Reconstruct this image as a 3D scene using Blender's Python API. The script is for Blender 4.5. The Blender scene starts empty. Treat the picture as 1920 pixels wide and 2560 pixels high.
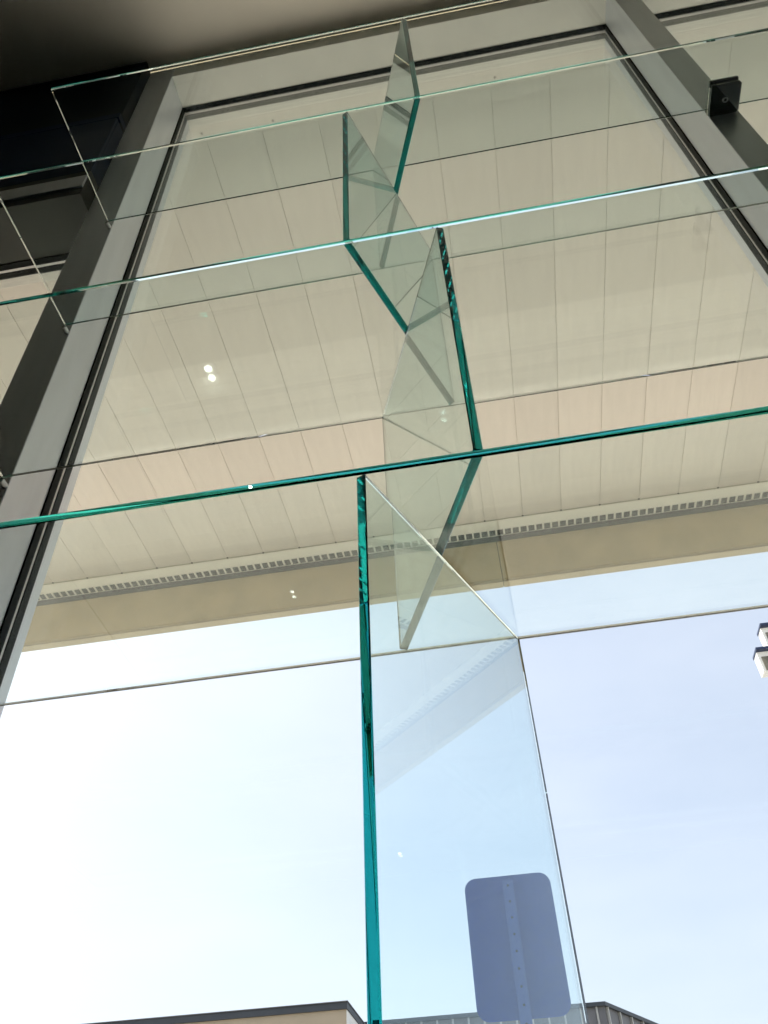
import bpy, bmesh, math, random
from mathutils import Matrix, Vector
random.seed(7)
scene = bpy.context.scene
C = scene.collection
H = 1.3                                   # eye height: every z below is given relative to the eye

# ------------------------------------------------------------------ camera
R = [[0.984907, 0.169288, -0.036187], [-0.143587, 0.682067, -0.717054], [-0.096706, 0.711425, 0.696079]]
cam_data = bpy.data.cameras.new("camera")
cam = bpy.data.objects.new("camera", cam_data)
C.objects.link(cam)
r, d, f = Vector(R[0]), Vector(R[1]), Vector(R[2])
r.normalize(); f = (f - r * f.dot(r)).normalized(); d = f.cross(r).normalized()
m = Matrix((r, -d, -f)).transposed().to_4x4()
m.translation = Vector((0, 0, H))
cam.matrix_world = m
cam_data.sensor_fit = 'HORIZONTAL'
cam_data.sensor_width = 36
cam_data.lens = 2078.7 / 1920 * 36
cam_data.clip_start = 0.01
cam_data.clip_end = 3000
scene.camera = cam

# ------------------------------------------------------------------ sky, sun, exposure
SUN_EL, SUN_AZ = math.radians(50), math.radians(-78)      # azimuth from +Y, towards -X
world = bpy.data.worlds.new("World")
scene.world = world
world.use_nodes = True
wn = world.node_tree.nodes; wl = world.node_tree.links
bg = wn["Background"]
sky = wn.new("ShaderNodeTexSky")
sky.sky_type = 'NISHITA'
sky.sun_disc = False
sky.sun_elevation = SUN_EL
sky.sun_rotation = SUN_AZ
sky.air_density = 1.0
sky.dust_density = 4.0
sky.ozone_density = 1.0
# thin high cloud veil over the blue
wtc = wn.new("ShaderNodeTexCoord"); wmp = wn.new("ShaderNodeMapping"); wmp.inputs["Scale"].default_value = (1.2, 1.0, 4.0)
wnz = wn.new("ShaderNodeTexNoise"); wnz.inputs["Scale"].default_value = 1.6; wnz.inputs["Detail"].default_value = 7; wnz.inputs["Roughness"].default_value = 0.55
wmr = wn.new("ShaderNodeMapRange"); wmr.inputs[1].default_value = 0.3; wmr.inputs[2].default_value = 0.75
wmr.inputs[3].default_value = 0.30; wmr.inputs[4].default_value = 0.50
wmx = wn.new("ShaderNodeMix"); wmx.data_type = 'RGBA'
wl.new(wtc.outputs["Generated"], wmp.inputs[0]); wl.new(wmp.outputs[0], wnz.inputs["Vector"])
wl.new(wnz.outputs[0], wmr.inputs[0]); wl.new(wmr.outputs[0], wmx.inputs["Factor"])
wl.new(sky.outputs[0], wmx.inputs["A"]); wmx.inputs["B"].default_value = (5.5, 5.5, 6.1, 1)
wl.new(wmx.outputs["Result"], bg.inputs[0])
bg.inputs[1].default_value = 0.14
sd = bpy.data.lights.new("sun", 'SUN')
sun = bpy.data.objects.new("sun", sd)
C.objects.link(sun)
sd.energy = 3.6
sd.angle = math.radians(0.5)
sd.color = (1.0, 0.95, 0.88)
to_sun = Vector((math.sin(SUN_AZ) * math.cos(SUN_EL), math.cos(SUN_AZ) * math.cos(SUN_EL), math.sin(SUN_EL)))
sun.rotation_euler = to_sun.to_track_quat('Z', 'Y').to_euler()
sun.location = (-6, 4, 12)
scene.view_settings.view_transform = 'Standard'
scene.view_settings.look = 'None'
scene.view_settings.exposure = 0.95
scene.view_settings.gamma = 1
scene.render.engine = 'CYCLES'
cy = scene.cycles
cy.max_bounces = 72
cy.transmission_bounces = 72
cy.glossy_bounces = 64
cy.diffuse_bounces = 5
cy.transparent_max_bounces = 32
cy.sample_clamp_indirect = 8
cy.blur_glossy = 0.3
cy.use_denoising = True

# ------------------------------------------------------------------ materials
def mat(name, col, rough=0.6, metal=0.0, noise=0.0, scale=20.0, bump=0.0, bscale=80.0, rand=0.0, stretch=None, spec=None):
    mt = bpy.data.materials.new(name)
    mt.use_nodes = True
    nt = mt.node_tree; n = nt.nodes; l = nt.links
    b = n["Principled BSDF"]
    b.inputs["Base Color"].default_value = (*col, 1)
    b.inputs["Roughness"].default_value = rough
    b.inputs["Metallic"].default_value = metal
    if spec is not None:
        b.inputs["Specular IOR Level"].default_value = spec
    tc = n.new("ShaderNodeTexCoord")
    mp = n.new("ShaderNodeMapping")
    l.new(tc.outputs["Object"], mp.inputs[0])
    if stretch: mp.inputs["Scale"].default_value = stretch
    if noise or rand:
        nz = n.new("ShaderNodeTexNoise"); nz.inputs["Scale"].default_value = scale
        nz.inputs["Detail"].default_value = 5
        l.new(mp.outputs[0], nz.inputs["Vector"])
        mr = n.new("ShaderNodeMapRange")
        mr.inputs[1].default_value = 0.3; mr.inputs[2].default_value = 0.7
        mr.inputs[3].default_value = 1 - noise; mr.inputs[4].default_value = 1 + noise
        l.new(nz.outputs[0], mr.inputs[0])
        val = mr.outputs[0]
        if rand:
            oi = n.new("ShaderNodeObjectInfo")
            m2 = n.new("ShaderNodeMapRange")
            m2.inputs[3].default_value = 1 - rand; m2.inputs[4].default_value = 1 + rand
            l.new(oi.outputs["Random"], m2.inputs[0])
            mm = n.new("ShaderNodeMath"); mm.operation = 'MULTIPLY'
            l.new(val, mm.inputs[0]); l.new(m2.outputs[0], mm.inputs[1]); val = mm.outputs[0]
        vm = n.new("ShaderNodeVectorMath"); vm.operation = 'SCALE'
        vm.inputs[0].default_value = col
        l.new(val, vm.inputs["Scale"])
        l.new(vm.outputs[0], b.inputs["Base Color"])
    if bump:
        nb = n.new("ShaderNodeTexNoise"); nb.inputs["Scale"].default_value = bscale; nb.inputs["Detail"].default_value = 6
        l.new(mp.outputs[0], nb.inputs["Vector"])
        bp = n.new("ShaderNodeBump"); bp.inputs["Strength"].default_value = bump; bp.inputs["Distance"].default_value = 0.002
        l.new(nb.outputs[0], bp.inputs["Height"]); l.new(bp.outputs[0], b.inputs["Normal"])
    return mt

def glass_solid(name, absorb):
    mt = bpy.data.materials.new(name)
    mt.use_nodes = True
    nt = mt.node_tree; n = nt.nodes; l = nt.links
    n.remove(n["Principled BSDF"])
    g = n.new("ShaderNodeBsdfGlass"); g.inputs["IOR"].default_value = 1.52; g.inputs["Roughness"].default_value = 0.0
    g.inputs["Color"].default_value = (1, 1, 1, 1)
    va = n.new("ShaderNodeVolumeAbsorption")
    D = max(absorb) * 1.02
    va.inputs["Color"].default_value = (1 - absorb[0] / D, 1 - absorb[1] / D, 1 - absorb[2] / D, 1)
    va.inputs["Density"].default_value = D
    out = n["Material Output"]
    l.new(g.outputs[0], out.inputs["Surface"]); l.new(va.outputs[0], out.inputs["Volume"])
    return mt

def pane_mat(name, tint):
    """window pane: lets light straight through, reflects by angle (Schlick), same from both sides"""
    mt = bpy.data.materials.new(name)
    mt.use_nodes = True
    nt = mt.node_tree; n = nt.nodes; l = nt.links
    n.remove(n["Principled BSDF"])
    tr = n.new("ShaderNodeBsdfTransparent"); tr.inputs[0].default_value = (*tint, 1)
    gl = n.new("ShaderNodeBsdfGlossy"); gl.inputs["Roughness"].default_value = 0.0
    gl.inputs["Color"].default_value = (1, 1, 1, 1)
    wv = n.new("ShaderNodeTexNoise"); wv.inputs["Scale"].default_value = 2.2; wv.inputs["Detail"].default_value = 1.0
    wc = n.new("ShaderNodeTexCoord"); l.new(wc.outputs["Object"], wv.inputs["Vector"])
    wb = n.new("ShaderNodeBump"); wb.inputs["Strength"].default_value = 0.25; wb.inputs["Distance"].default_value = 0.002
    l.new(wv.outputs[0], wb.inputs["Height"]); l.new(wb.outputs[0], gl.inputs["Normal"])
    geo = n.new("ShaderNodeNewGeometry")
    dt = n.new("ShaderNodeVectorMath"); dt.operation = 'DOT_PRODUCT'
    l.new(geo.outputs["Normal"], dt.inputs[0]); l.new(geo.outputs["Incoming"], dt.inputs[1])
    ab = n.new("ShaderNodeMath"); ab.operation = 'ABSOLUTE'; l.new(dt.outputs["Value"], ab.inputs[0])
    su = n.new("ShaderNodeMath"); su.operation = 'SUBTRACT'; su.inputs[0].default_value = 1; l.new(ab.outputs[0], su.inputs[1])
    pw = n.new("ShaderNodeMath"); pw.operation = 'POWER'; pw.inputs[1].default_value = 5; l.new(su.outputs[0], pw.inputs[0])
    ma = n.new("ShaderNodeMath"); ma.operation = 'MULTIPLY_ADD'; ma.inputs[1].default_value = 0.955; ma.inputs[2].default_value = 0.035
    l.new(pw.outputs[0], ma.inputs[0])
    mx = n.new("ShaderNodeMixShader")
    l.new(ma.outputs[0], mx.inputs[0]); l.new(tr.outputs[0], mx.inputs[1]); l.new(gl.outputs[0], mx.inputs[2])
    l.new(mx.outputs[0], n["Material Output"].inputs["Surface"])
    return mt

def lamp_mat(name, col, e):
    mt = bpy.data.materials.new(name); mt.use_nodes = True
    b = mt.node_tree.nodes["Principled BSDF"]
    b.inputs["Base Color"].default_value = (*col, 1)
    b.inputs["Emission Color"].default_value = (*col, 1)
    b.inputs["Emission Strength"].default_value = e
    return mt

M = dict(
    alu=mat("satin_aluminium", (0.70, 0.725, 0.76), 0.36, 0.35, 0.05, 30, 0.08, 220, stretch=(1, 1, .15)),
    spacer=mat("spacer_bar_metal", (0.62, 0.60, 0.58), 0.35, 0.6, 0.08, 200),
    rubber=mat("black_rubber", (0.004, 0.005, 0.004), 0.6, 0, 0.2, 60, 0.3, 60, spec=.15),
    navy=mat("navy_panel", (0.003, 0.016, 0.05), 0.5, 0, 0.12, 4, spec=.2),
    teal=mat("dark_teal_panel", (0.003, 0.011, 0.016), 0.5, 0, 0.15, 5, spec=.2),
    bronze=mat("dark_bronze_metal", (0.035, 0.038, 0.03), 0.45, 0.2, 0.08, 8),
    ceiling=mat("ceiling_paint", (0.86, 0.82, 0.72), 0.75, 0, 0.02, 6, 0.12, 300),
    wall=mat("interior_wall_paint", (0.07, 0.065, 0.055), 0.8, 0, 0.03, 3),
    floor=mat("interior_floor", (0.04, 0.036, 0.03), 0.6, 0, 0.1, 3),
    board=mat("cream_painted_board", (0.645, 0.60, 0.54), 0.55, 0, 0.035, 9, 0.05, 90, rand=0.035, stretch=(6, .6, 1)),
    white=mat("white_pvc_trim", (0.80, 0.775, 0.70), 0.5, 0, 0.03, 12),
    void=mat("dark_gap", (0.014, 0.014, 0.012), 0.9, 0, 0.2, 30, spec=.1),
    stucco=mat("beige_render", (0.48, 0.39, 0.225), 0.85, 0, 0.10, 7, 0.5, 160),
    stucco2=mat("dimmed_beige_render", (0.33, 0.275, 0.185), 0.85, 0, 0.12, 3, 0.4, 120),  # beam render darkened in colour to offset ground bounce under the drip edge
    black=mat("black_satin_metal", (0.11, 0.125, 0.118), 0.08, 1.0, 0.1, 40),
    chrome=mat("polished_chrome", (0.7, 0.7, 0.68), 0.12, 1.0, 0.03, 90),
    screw=mat("dull_screw_steel", (0.12, 0.10, 0.08), 0.5, 0.6, 0.2, 200),
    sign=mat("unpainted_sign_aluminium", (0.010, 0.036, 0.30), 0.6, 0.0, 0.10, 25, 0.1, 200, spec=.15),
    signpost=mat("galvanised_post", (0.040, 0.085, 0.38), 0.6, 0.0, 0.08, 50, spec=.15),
    ground=mat("concrete_ground", (0.48, 0.45, 0.40), 0.9, 0, 0.08, 1.2, 0.3, 20),
    paving=mat("pale_paving", (0.72, 0.67, 0.59), 0.85, 0, 0.05, 3, 0.3, 30),
    asphalt=mat("asphalt", (0.055, 0.055, 0.055), 0.9, 0, 0.15, 8, 0.5, 60),
    paint=mat("road_paint", (0.75, 0.75, 0.72), 0.7, 0, 0.08, 9),
    bwall=mat("beige_wall_far", (0.42, 0.35, 0.26), 0.85, 0, 0.06, 1.5, 0.3, 12),
    btrim=mat("dark_roof_trim", (0.05, 0.058, 0.07), 0.5, 0.2, 0.08, 3),
    bmetal=mat("grey_seam_metal", (0.16, 0.16, 0.17), 0.5, 0.4, 0.1, 1.2),
    brib=mat("pale_seam_rib", (0.42, 0.42, 0.40), 0.5, 0.3, 0.06, 2),
    bwhite=mat("white_corner_render", (0.82, 0.82, 0.80), 0.7, 0, 0.04, 1),
    bstone=mat("grey_rough_stone", (0.16, 0.15, 0.12), 0.9, 0, 0.5, 7, 0.8, 9),
    bnavy=mat("navy_cap_metal", (0.02, 0.035, 0.09), 0.5, 0.2, 0.1, 2),
    glass=glass_solid("green_float_glass", (9.0, 2.3, 2.7)),
    glass_deep=glass_solid("deep_green_float_glass", (12.5, 3.1, 3.15)),
    pane=pane_mat("window_pane_glass", (0.985, 0.995, 0.985)),
    lens=lamp_mat("lit_lamp_lens", (1.0, 0.95, 0.86), 26.0),
    lring=mat("white_lamp_ring", (0.75, 0.75, 0.72), 0.4, 0, 0.02, 10),
    filmglue=mat("clear_bumper", (0.55, 0.56, 0.54), 0.2, 0.0, 0.03, 90),
)

# ------------------------------------------------------------------ helpers
def nb(): return bmesh.new()
def box(bm, x0, x1, y0, y1, z0, z1, bev=0.0):
    """z relative to the eye"""
    vs = [bm.verts.new((x, y, z + H)) for x in (x0, x1) for y in (y0, y1) for z in (z0, z1)]
    F = [(0, 1, 3, 2), (4, 6, 7, 5), (0, 4, 5, 1), (2, 3, 7, 6), (0, 2, 6, 4), (1, 5, 7, 3)]
    fs = [bm.faces.new([vs[i] for i in q]) for q in F]
    if bev:
        es = list({e for fc in fs for e in fc.edges})
        bmesh.ops.bevel(bm, geom=es, offset=bev, segments=1, profile=0.5, affect='EDGES')
    return bm
def prism(bm, pts, z0, z1, bev=0.0, segs=1, vert_only=False):
    """vertical extrusion of plan points (counter-clockwise)"""
    lo = [bm.verts.new((x, y, z0 + H)) for x, y in pts]
    hi = [bm.verts.new((x, y, z1 + H)) for x, y in pts]
    fs = [bm.faces.new(list(reversed(lo))), bm.faces.new(hi)]
    n = len(pts)
    for i in range(n):
        fs.append(bm.faces.new([lo[i], lo[(i + 1) % n], hi[(i + 1) % n], hi[i]]))
    if bev:
        es = list({e for fc in fs for e in fc.edges})
        if vert_only: es = [e for e in es if abs(e.verts[0].co.z - e.verts[1].co.z) > 1e-6]
        bmesh.ops.bevel(bm, geom=es, offset=bev, segments=segs, profile=0.5, affect='EDGES')
    return bm
def cyl(bm, p0, p1, rad, n=16, rad2=None):
    p0 = Vector(p0); p1 = Vector(p1)
    ax = (p1 - p0).normalized()
    u = ax.orthogonal().normalized(); v = ax.cross(u)
    rad2 = rad if rad2 is None else rad2
    A = [bm.verts.new(p0 + Vector((0, 0, H)) + (u * math.cos(t) + v * math.sin(t)) * rad) for t in [2 * math.pi * i / n for i in range(n)]]
    B = [bm.verts.new(p1 + Vector((0, 0, H)) + (u * math.cos(t) + v * math.sin(t)) * rad2) for t in [2 * math.pi * i / n for i in range(n)]]
    bm.faces.new(list(reversed(A))); bm.faces.new(B)
    for i in range(n):
        bm.faces.new([A[i], A[(i + 1) % n], B[(i + 1) % n], B[i]])
    return bm
def ring(bm, x0, x1, z0, z1, y0, y1, w):
    box(bm, x0, x0 + w, y0, y1, z0, z1); box(bm, x1 - w, x1, y0, y1, z0, z1)
    box(bm, x0 + w, x1 - w, y0, y1, z1 - w, z1); box(bm, x0 + w, x1 - w, y0, y1, z0, z0 + w)
    return bm
def wloc(o):
    v = Vector(o.location)
    while o.parent: o = o.parent; v += Vector(o.location)
    return v
def obj(name, bm, material, parent=None, kind=None, label=None, cat=None, group=None, origin=None, smooth=False):
    off = wloc(parent) if parent else Vector((0, 0, 0))
    base = off.copy()
    if origin is not None: base = Vector(origin) + Vector((0, 0, H))
    bmesh.ops.translate(bm, verts=bm.verts, vec=-base)
    bmesh.ops.recalc_face_normals(bm, faces=bm.faces)
    me = bpy.data.meshes.new(name)
    bm.to_mesh(me); bm.free()
    if smooth:
        for p in me.polygons: p.use_smooth = True
    me.materials.append(material)
    o = bpy.data.objects.new(name, me)
    C.objects.link(o)
    if parent: o.parent = parent
    o.location = base - off
    for k, v in (("kind", kind), ("label", label), ("category", cat), ("group", group)):
        if v: o[k] = v
    return o
def thing(name, loc, label, cat, group=None):
    o = bpy.data.objects.new(name, None)
    o.empty_display_size = 0.05
    C.objects.link(o)
    o.location = Vector(loc) + Vector((0, 0, H))
    o["label"] = label; o["category"] = cat
    if group: o["group"] = group
    return o

# ------------------------------------------------------------------ ground outside
gz = -1.42
b = nb(); box(b, -1500, 1500, -1500, 1500, gz - 0.5, gz); obj("ground", b, M['ground'], kind='structure')
b = nb(); box(b, -40, 40, 0.9, 12.0, gz + 0.004, gz + 0.12, 0.01); obj("pavement", b, M['paving'], kind='structure')
b = nb(); box(b, -4.5, 3.9, 1.0, 2.2, gz + .12, gz + .128, .002); obj("added_dark_strip", b, M['asphalt'], kind='structure')  # unseen dark strip, added to dim the ground mirrored in the upper shelves
b = nb(); box(b, -200, 200, 12.004, 17.5, gz, gz + 0.004); obj("road", b, M['asphalt'], kind='structure')
b = nb()
for i in range(-20, 21): box(b, i * 4 - 1, i * 4 + 1, 14.7, 14.82, gz + 0.008, gz + 0.010)
obj("road_markings", b, M['paint'], kind='structure')

# ------------------------------------------------------------------ the room (seen only as reflections)
XW0, XW1 = -2.2, 2.12
RW0, RW1 = -5.2, 5.2
b = nb(); box(b, RW0 - .2, RW1 + .2, -6.2, 0.92, -1.34, -1.3); obj("floor", b, M['floor'], kind='structure')
b = nb(); box(b, RW0 - .2, RW1 + .2, -6.2, 0.832, 2.985, 3.2); obj("ceiling", b, M['ceiling'], kind='structure')
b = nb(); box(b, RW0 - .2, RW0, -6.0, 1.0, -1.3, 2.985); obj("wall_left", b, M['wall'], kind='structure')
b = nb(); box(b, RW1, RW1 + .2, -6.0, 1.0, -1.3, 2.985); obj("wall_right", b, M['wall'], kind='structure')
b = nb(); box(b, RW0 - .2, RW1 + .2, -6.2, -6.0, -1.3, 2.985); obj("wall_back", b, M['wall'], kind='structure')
b = nb(); box(b, RW0, RW1, 0.936, 1.0, 2.951, 3.6); box(b, RW0, XW0, 0.834, 1.0, -1.3, 2.950); box(b, XW1, RW1, 0.834, 1.0, -1.3, 2.950); obj("wall_front", b, M['stucco'], kind='structure')

b = nb(); box(b, -2.6, 1.6, -.50, -.16, 2.90, 2.9845, .004); box(b, -2.6, 1.6, -1.2, -1.12, 2.93, 2.9845, .004); obj("ceiling_bulkhead", b, M['ceiling'], kind='structure')

# ------------------------------------------------------------------ window wall
XL0, XL1, XR1, XR0 = -0.816, -0.7314, 0.6551, 0.7209
ZH, ZB = 2.904, -1.25
Y0, YG1, YS0, YS1, YG2, YO = 0.8344, 0.934, 0.950, 0.958, 0.974, 1.0
def mullion(x0, x1, label):
    t = thing("mullion", ((x0 + x1) / 2, Y0, -1.3), label, "mullion", "aluminium mullions of the shop window")
    b = nb(); box(b, x0, x1, Y0, YG1, -1.3, 2.984, 0.0012); obj("inner_tube", b, M['alu'], t)
    b = nb(); box(b, x0 + .004, x1 - .004, YG1, YG2, -1.3, 2.95); obj("core", b, M['void'], t)
    b = nb(); box(b, x0 - .001, x1 + .001, YG2, YO, -1.3, 2.95, 0.001); obj("outer_cap", b, M['alu'], t)
mullion(XL0, XL1, "light grey aluminium mullion on the left, reaching up to the dark ceiling corner")
mullion(XR1, XR0, "grey aluminium mullion at upper right with the black shelf clamp in front of it")
def window(x0, x1, zt, label, y_in=Y0, name="window"):
    t = thing(name, ((x0 + x1) / 2, YG1, ZB), label, "window")
    if zt > 2.5:
        b = nb(); box(b, x0, x1, y_in, YG1, zt, 2.984, 0.0012); obj("head_rail", b, M['white'], t)
    b = nb(); box(b, x0, x1, YG1 - .1, YG1, ZB - .05, ZB, 0.0012); obj("bottom_rail", b, M['alu'], t)
    g = .0028
    b = nb(); ring(b, x0 - .004, x1 + .004, ZB - .01, zt + .004, YG1, YS0, .004 + g); obj("inner_gasket", b, M['rubber'], t)
    b = nb(); ring(b, x0 - .004, x1 + .004, ZB - .01, zt + .004, YS0 + .0005, YS1 - .0005, .004 + .0012); obj("spacer_bar", b, M['spacer'], t)
    b = nb(); ring(b, x0 - .004, x1 + .004, ZB - .01, zt + .004, YS1, YG2, .004 + g); obj("outer_gasket", b, M['rubber'], t)
    b = nb(); box(b, x0, x1, YG2, YO, zt, 2.95, 0.001); box(b, x0, x1, YG2, YO, ZB - .05, ZB)
    obj("outer_frame", b, M['white'], t)
    for y in (0.9405, 0.9645):
        b = nb(); box(b, x0 + .0005, x1 - .0005, y, y + .004, ZB + .001, zt - .0005); obj("glass_pane", b, M['pane'], t)
    return t
window(XL1, XR1, ZH, "large clear window pane in the middle between two aluminium mullions, cream soffit and sky behind")
window(XR0, XW1, ZH, "clear window to the right of the right mullion, cream boards showing at the upper right corner")
tl = window(XW0, XL0, 2.008, "window left of the left mullion under dark blue panels, boards showing below them")
# dark transom and panels over the left window
b = nb(); box(b, XW0 + .01, XL0 - .01, 0.90, .932, -1.2, .95, .002); obj("added_light_block", b, M['bronze'], tl)  # added below the view to keep light off the left part of the ceiling
b = nb(); box(b, XW0, XL0 - .001, 0.79, YG1, 2.008, 2.14, 0.001); obj("transom_beam", b, M['bronze'], tl)
b = nb(); box(b, XW0, XL0 - .001, 0.784, 0.79, 2.040, 2.100, 0.001); obj("trim_strip", b, M['alu'], tl)
b = nb(); box(b, XW0, XL0 - .001, 0.80, 0.93, 2.1405, 2.487, 0.001); box(b, XW0, XL0 - .001, 0.79, 0.7995, 2.1405, 2.487, .001)
obj("blue_panel", b, M['navy'], tl)
b = nb(); box(b, XW0, XL0 - .001, 0.81, 0.93, 2.487, 2.502); obj("shadow_gap", b, M['rubber'], tl)
b = nb(); box(b, XW0, XL0 - .001, 0.794, 0.93, 2.502, 2.535, .001); obj("dark_lip", b, M['navy'], tl)
b = nb(); box(b, XW0, XL0 - .001, 0.80, 0.93, 2.5355, 2.984, .001); obj("dark_panel", b, M['teal'], tl)
b = nb(); cyl(b, (-1.245, .782, 2.062), (-1.245, .784, 2.062), .012); cyl(b, (-1.245, .774, 2.062), (-1.245, .782, 2.062), .007); obj("latch_knob", b, M['black'], tl)

# ------------------------------------------------------------------ canopy soffit outside
CX0, CX1 = -13.0, 8.0
sf = thing("canopy_soffit", (-.3, 2.1, 2.93), "cream boarded soffit of the outside canopy above the window, slotted vent strip along its edge", "soffit")
ZS = 2.93
b = nb(); box(b, CX0, CX1, 1.001, 3.28, 2.945, 3.35); obj("slab", b, M['white'], sf)
b = nb(); box(b, CX0, CX1, 1.002, 1.060, 2.922, 2.9445, .001); ht = obj("head_trim", b, M['board'], sf)
for (x, y) in ((-0.452, 1.033), (0.300, 1.033), (-0.70, 1.03)):
    b = nb(); cyl(b, (x, y, 2.9205), (x, y, 2.922), .0045, 12); obj("screw", b, M['screw'], ht)
PITCH = 0.1955
b = nb(); box(b, -PITCH / 2 + .0005, PITCH / 2 - .0005, 1.063, 3.1630, ZS, ZS + .0052, .0012)
b2 = nb(); box(b2, CX0, CX1, 1.061, 3.1640, ZS + .006, ZS + .0148); obj("board_backing", b2, M['board'], sf)
first = None
me_board = None
for k in range(-66, 40):
    x = .0895 + (k + .5) * PITCH
    if me_board is None:
        o = obj("board", b, M['board'], sf, origin=(0, 0, 0)); me_board = o
    else:
        o = me_board.copy(); C.objects.link(o); o.parent = sf
    o.location = Vector((x, 0, H)) - wloc(sf) + Vector((0, 0, random.uniform(-.0004, .0004)))
b = nb(); box(b, CX0, CX1, 3.1655, 3.236, ZS - .004, ZS + .013, .001); obj("edge_trim", b, M['white'], sf)
b = nb()
for k in range(-66, 40):
    x = .0895 + (k + .5) * PITCH
    x = x + PITCH / 2
    box(b, x - .0045, x + .0045, 3.158, 3.1654, ZS - .0018, ZS + .002)
o = obj("joint_notches", b, M['void'], sf, kind='stuff')
b = nb(); box(b, CX0, CX1, 3.2365, 3.2400, ZS - .003, ZS + .004); box(b, CX0, CX1, 3.2862, 3.2872, ZS - .003, ZS + .002); obj("vent_rail", b, M['white'], sf)
b = nb(); box(b, CX0, CX1, 3.2372, 3.2868, ZS + .0045, ZS + .0125); obj("vent_backing", b, M['void'], sf)
vb = None
b = nb(); box(b, -.0048, .0048, 3.2401, 3.2861, ZS - .003, ZS + .0015)
for k in range(-150, 149):
    x = .0895 + k * PITCH / 4.8 + .012
    if vb is None:
        vb = o = obj("vent_bar", b, M['white'], sf, origin=(0, 0, 0))
    else:
        o = vb.copy(); C.objects.link(o); o.parent = sf
    o.location = Vector((x, 0, H)) - wloc(sf)
b = nb()
for k in list(range(-318, -150)) + list(range(149, 193)):
    x = .0895 + k * PITCH / 4.8 + .012
    box(b, x - .0048, x + .0048, 3.2401, 3.2861, ZS - .003, ZS + .0015)
obj("far_vent_bars", b, M['white'], sf, kind='stuff')
# fascia beam
fb = thing("fascia_beam", (-.3, 3.34, 2.59), "beige rendered beam hanging along the outer edge of the canopy against the sky", "beam")
XJ = 0.136
for x0, x1 in ((CX0, XJ - .0015), (XJ + .0015, CX1)):
    b = nb(); box(b, x0, x1, 3.289, 3.336, 2.6425, 3.45, .0015); p = obj("beam_panel", b, M['stucco'], fb)
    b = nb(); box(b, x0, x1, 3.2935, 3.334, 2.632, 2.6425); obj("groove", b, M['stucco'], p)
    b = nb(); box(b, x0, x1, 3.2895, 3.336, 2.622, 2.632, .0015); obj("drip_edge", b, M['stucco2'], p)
b = nb(); box(b, CX0, CX1, 3.2874, 3.2889, 2.890, 2.942); obj("painted_shade_strip", b, M['void'], fb)  # flat near-black strip standing in for the shade along the beam top
b = nb(); box(b, XJ - .0013, XJ + .0013, 3.295, 3.334, 2.63, 3.44); obj("joint_filler", b, M['void'], fb)

# ------------------------------------------------------------------ glass shelves and dividers
N, F, L, T = 0.5224, 0.8224, -0.736, 0.010
ZK = [0.090, 0.5646, 1.0055, 1.4523, 1.8909]
shelf_labels = [
    "clear glass shelf just below the picture, under the lowest divider",
    "lowest glass shelf in view, thick green front edge crossing above the white sky",
    "second lowest glass shelf, bluish white front edge just below the middle clip of the divider",
    "second highest glass shelf, pale thin front edge, left end crossing the left mullion",
    "topmost glass shelf, pale front edge under the ceiling, held by the black clamp"]
shelf_labels[2] = "second lowest glass shelf, front edge bright bluish white over a turquoise line"
for k, z in enumerate(ZK):
    b = nb()
    x1 = 1.62
    cz, cy_ = .0023, .0015
    prof = [(N + cy_, z), (N, z + cz), (N, z + T - cz), (N + cy_, z + T), (F - cy_, z + T), (F, z + T - cz), (F, z + cz), (F - cy_, z)]
    A = [b.verts.new((L, y, q + H)) for y, q in prof]; B = [b.verts.new((x1, y, q + H)) for y, q in prof]
    b.faces.new(A); b.faces.new(list(reversed(B)))
    for i in range(8):
        b.faces.new([A[i], B[i], B[(i + 1) % 8], A[(i + 1) % 8]])
    obj("glass_shelf", b, M['glass'], label=shelf_labels[k], cat="glass shelf", group="glass shelves in front of the window", origin=((L + x1) / 2, (N + F) / 2, z))
DV = [((-.0916, .0363), 0, "lowest glass divider, tall turquoise edge running down to the bottom over the white sky"),
      ((.0201, -.1023), 1, "second lowest glass divider, standing on the lowest shelf with striped green front edge"),
      ((-.1037, .0106), 2, "glass divider under the second highest shelf, dark green upright edge left of centre"),
      ((.0208, -.0992), 3, "topmost glass divider, narrow green edge meeting the ceiling line at the top")]
for (xa, xb), k, lab in DV:
    y0, y1 = N + .0015, F - .001
    dx, dy = xb - xa, y1 - y0
    ln = math.hypot(dx, dy)
    nx, ny = dy / ln * .005, -dx / ln * .005
    pts = [(xa + nx, y0 + ny), (xb + nx, y1 + ny), (xb - nx, y1 - ny), (xa - nx, y0 - ny)]
    b = nb(); prism(b, pts, ZK[k] + T + .0002, ZK[k + 1] - .0002, .0011)
    obj("glass_divider", b, M['glass_deep'], label=lab, cat="glass divider", group="zigzag glass dividers between the shelves", origin=((xa + xb) / 2, (y0 + y1) / 2, ZK[k] + T))
# bumpers between shelf corners and left mullion
for k, lab in ((2, "small clear bumper at the corner of the second lowest shelf, at the left picture edge"),
               (3, "small clear bumper under the left corner of the second highest shelf on the mullion"),
               (4, "small clear bumper under the left corner of the topmost shelf on the mullion")):
    b = nb(); cyl(b, (-.736, .8195, ZK[k] - .0055), (-.736, .8340, ZK[k] - .0055), .0052, 20)
    obj("shelf_bumper", b, M['filmglue'], label=lab, cat="bumper", group="bumpers at the left shelf corners", origin=(-.736, .83, ZK[k] - .0055), smooth=False)
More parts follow.
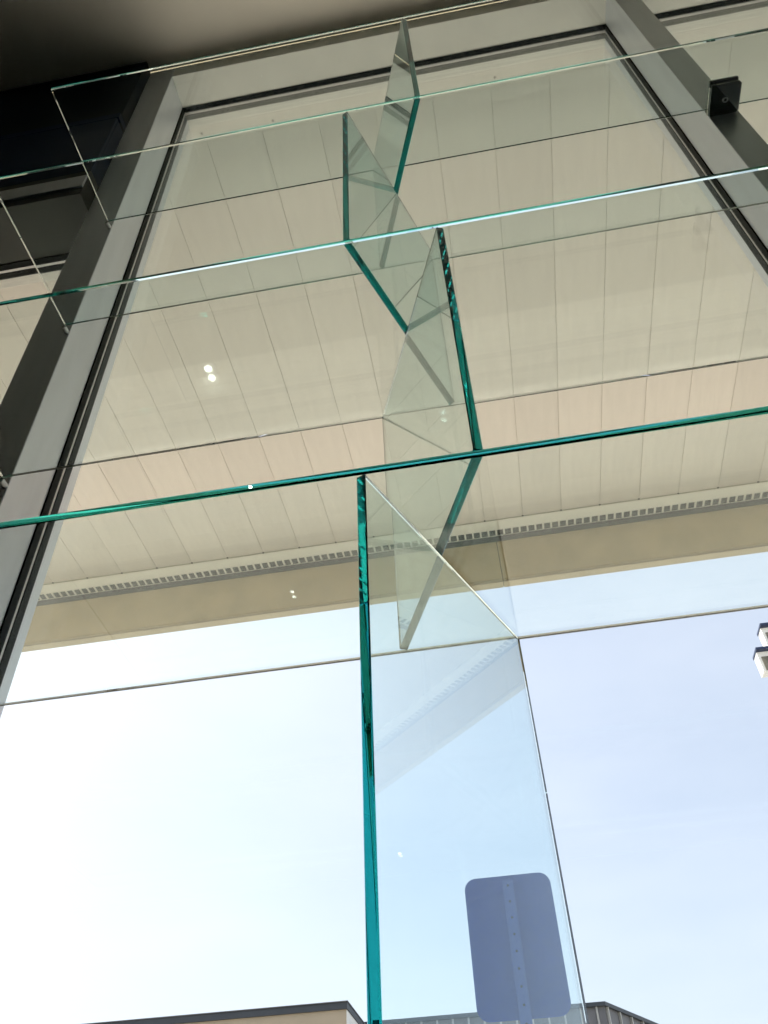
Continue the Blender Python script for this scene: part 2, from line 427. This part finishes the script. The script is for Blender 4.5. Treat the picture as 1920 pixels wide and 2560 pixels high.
# clamp
cl = thing("shelf_clamp", (.686, .8, 1.885), "black glass clamp with a central screw gripping the topmost shelf on the right mullion", "clamp")
def plate(z0, z1, x0, x1, y0, y1, rr=.004):
    pts = []
    for cx, cyy, a0 in ((x1 - rr, y0 + rr, -90), (x1 - rr, y1 - rr, 0), (x0 + rr, y1 - rr, 90), (x0 + rr, y0 + rr, 180)):
        for i in range(5):
            a = math.radians(a0 + i * 22.5); pts.append((cx + rr * math.cos(a), cyy + rr * math.sin(a)))
    b = nb(); prism(b, pts, z0, z1, .0012, 1); return b
zk = ZK[4]
obj("lower_plate", plate(zk - .008, zk - .0015, .653, .716, .768, .8335), M['black'], cl)
obj("upper_plate", plate(zk + T + .0015, zk + T + .008, .653, .716, .764, .8335), M['black'], cl)
b = nb(); box(b, .655, .714, .8245, .8335, zk - .0014, zk + T + .0014); obj("back_block", b, M['black'], cl)
b = nb(); box(b, .657, .712, .770, .8222, zk - .0014, zk - .0002); box(b, .657, .712, .770, .8222, zk + T + .0002, zk + T + .0014); obj("rubber_pad", b, M['rubber'], cl)
b = nb(); cyl(b, (.686, .802, zk - .0098), (.686, .802, zk - .0081), .0062, 24, .0072); sc_ = obj("screw", b, M['chrome'], cl)
b = nb(); cyl(b, (.686, .802, zk - .0101), (.686, .802, zk - .00985), .003, 6); obj("hex_socket", b, M['void'], sc_)
for x in (.6515, .7175):
    b = nb(); box(b, x - .0008, x + .0008, .772, .830, zk - .0075, zk - .002); obj("polished_edge", b, M['chrome'], cl)

# ------------------------------------------------------------------ ceiling lamps (seen as reflections in the window)
for x, y, lab, s in ((-1.005, -0.12, "lit ceiling lamp mirrored as a bright double dot on the left of the window", 1.0),
                  (-0.03, -0.57, "lit ceiling lamp mirrored as a bright dot in front of the second lowest divider", 1.0),
                  (-1.03, -5.5, "lit ceiling lamp mirrored as a small double dot above the street sign", 1.0),
                  (-1.03, -1.685, "lit ceiling lamp mirrored as a faint dot on the beige beam", .6)):
    t = thing("ceiling_lamp", (x, y, 2.985), lab, "ceiling lamp", "ceiling lamps mirrored in the window")
    b = nb(); cyl(b, (x, y, 2.977), (x, y, 2.9848), .034 * s, 32, .038 * s); obj("lamp_ring", b, M['lring'], t)
    b = nb(); cyl(b, (x, y, 2.9745), (x, y, 2.9768), .0155 * s, 24); obj("lamp_lens", b, M['lens'], t)

# ------------------------------------------------------------------ street sign
S = 2.0; YS = 5.0
sg = thing("street_sign", (-.038 * S, YS, gz + .12), "back of a rounded blue grey street sign seen through the lowest divider", "sign")
x0, x1, z0, z1, rr = -.163 * S, .084 * S, .545 * S, .911 * S, .034 * S
pts = []
for cx, cz, a0 in ((x1 - rr, z0 + rr, -90), (x1 - rr, z1 - rr, 0), (x0 + rr, z1 - rr, 90), (x0 + rr, z0 + rr, 180)):
    for i in range(9):
        a = math.radians(a0 + i * 11.25); pts.append((cx + rr * math.cos(a), cz + rr * math.sin(a)))
b = nb()
A = [b.verts.new((x, YS, z + H)) for x, z in pts]; B = [b.verts.new((x, YS + .003, z + H)) for x, z in pts]
b.faces.new(A); b.faces.new(list(reversed(B)))
for i in range(len(pts)):
    j = (i + 1) % len(pts); b.faces.new([A[i], B[i], B[j], A[j]])
obj("sign_panel", b, M['sign'], sg)
b = nb(); px = -.0378 * S
zt = .895 * S
box(b, px - .028, px + .028, YS - .022, YS - .019, gz + .12, zt, .0008)
box(b, px - .031, px - .0282, YS - .022, YS - .0005, gz + .12, zt, .0006); box(b, px + .0282, px + .031, YS - .022, YS - .0005, gz + .12, zt, .0006)
po = obj("sign_post", b, M['signpost'], sg)
for i in range(36):
    z = .879 * S - i * .0433 * S
    if z < gz + .2: break
    b = nb(); cyl(b, (px, YS - .0226, z), (px, YS - .0222, z), .0065, 12); obj("post_hole", b, M['void'], po)

# ------------------------------------------------------------------ buildings across the street
bl = thing("beige_building", (-10, 19, gz), "beige flat roofed building with dark roof trim at the bottom left", "building")
k = 19 / 12
b = nb(); box(b, -22, -2.46 * k, 19.05, 30, gz, 2.91 * k); obj("wall", b, M['bwall'], bl)
b = nb(); box(b, -22.05, -2.44 * k, 19.0, 30.05, 2.91 * k, 2.99 * k); obj("roof_trim", b, M['btrim'], bl)
b = nb(); box(b, -22.1, -2.43 * k, 18.97, 30.1, 2.991 * k, 3.0 * k); obj("roof_cap", b, M['bmetal'], bl)
b = nb(); box(b, -2.459 * k, -2.452 * k, 19.06, 30.0, gz, 2.905 * k); obj("corner_flashing", b, M['bwhite'], bl)
for i in range(5):
    x = -20 + i * 3.3
    fo = None
    b = nb(); box(b, x, x + 1.6, 18.99, 19.06, 0.4, 2.4); fo = obj("window", b, M['btrim'], bl)
mb = thing("metal_roof_building", (-1, 26, gz), "grey building with standing seam metal roof edge at the bottom right", "building")
ang = math.atan2(2.8, 1.49)
b = nb(); prism(b, [(-16, 24.2), (1.7, 24.2), (6.5, 33.4), (6.5, 44), (-16, 44)], gz, 4.4); obj("wall", b, M['bwall'], mb)
b = nb(); prism(b, [(-16, 24.03), (1.62, 24.03), (6.6, 33.4), (6.6, 44.2), (-16, 44.2)], 4.4, 5.38); obj("metal_band", b, M['bmetal'], mb)
b = nb(); prism(b, [(-16, 23.93), (1.66, 23.93), (6.7, 33.4), (6.7, 44.3), (-16, 44.3)], 5.38, 5.47); obj("roof_cap", b, M['btrim'], mb)
rib0 = None
for i in range(34):
    x = 1.43 - i * .40
    b = nb(); box(b, x - .022, x + .022, 23.97, 24.03, 4.4, 5.38); obj("seam_rib", b, M['brib'], mb)
dirv = Vector((4.98, 9.37)).normalized()
for i in range(14):
    s_ = .12 + i * .68
    x, y = 1.62 + dirv.x * s_, 24.03 + dirv.y * s_
    b = nb(); n_ = Vector((dirv.y, -dirv.x))
    a_, c_ = Vector((x, y)) - dirv * .022, Vector((x, y)) + dirv * .022
    prism(b, [tuple(a_), tuple(a_ + n_ * .06), tuple(c_ + n_ * .06), tuple(c_)], 4.4, 5.38); obj("seam_rib", b, M['brib'], mb)
# tower with two stacked bays at the right edge
tw = thing("tower_building", (12, 26, gz), "pale tower with two stacked stone bays under navy caps, at the right picture edge", "building")
b = nb(); box(b, 9.8, 14, 24.4, 25.6, gz, 15.86); obj("wall", b, M['bwhite'], tw)
for (x, z0, z1) in ((8.97, 15.02, 15.90), (8.54, 14.22, 15.02)):
    b = nb(); box(b, x, 9.8, 24.1, 24.5, z0, z1 - .10); p = obj("bay", b, M['bwhite'], tw)
    b = nb(); box(b, x + .09, 9.8, 24.06, 24.1, z0 + .01, z1 - .30); obj("stone_facing", b, M['bstone'], p)
    b = nb(); box(b, x - .02, 9.9, 23.92, 24.55, z1 - .10, z1 - .02); obj("cap", b, M['bnavy'], p)
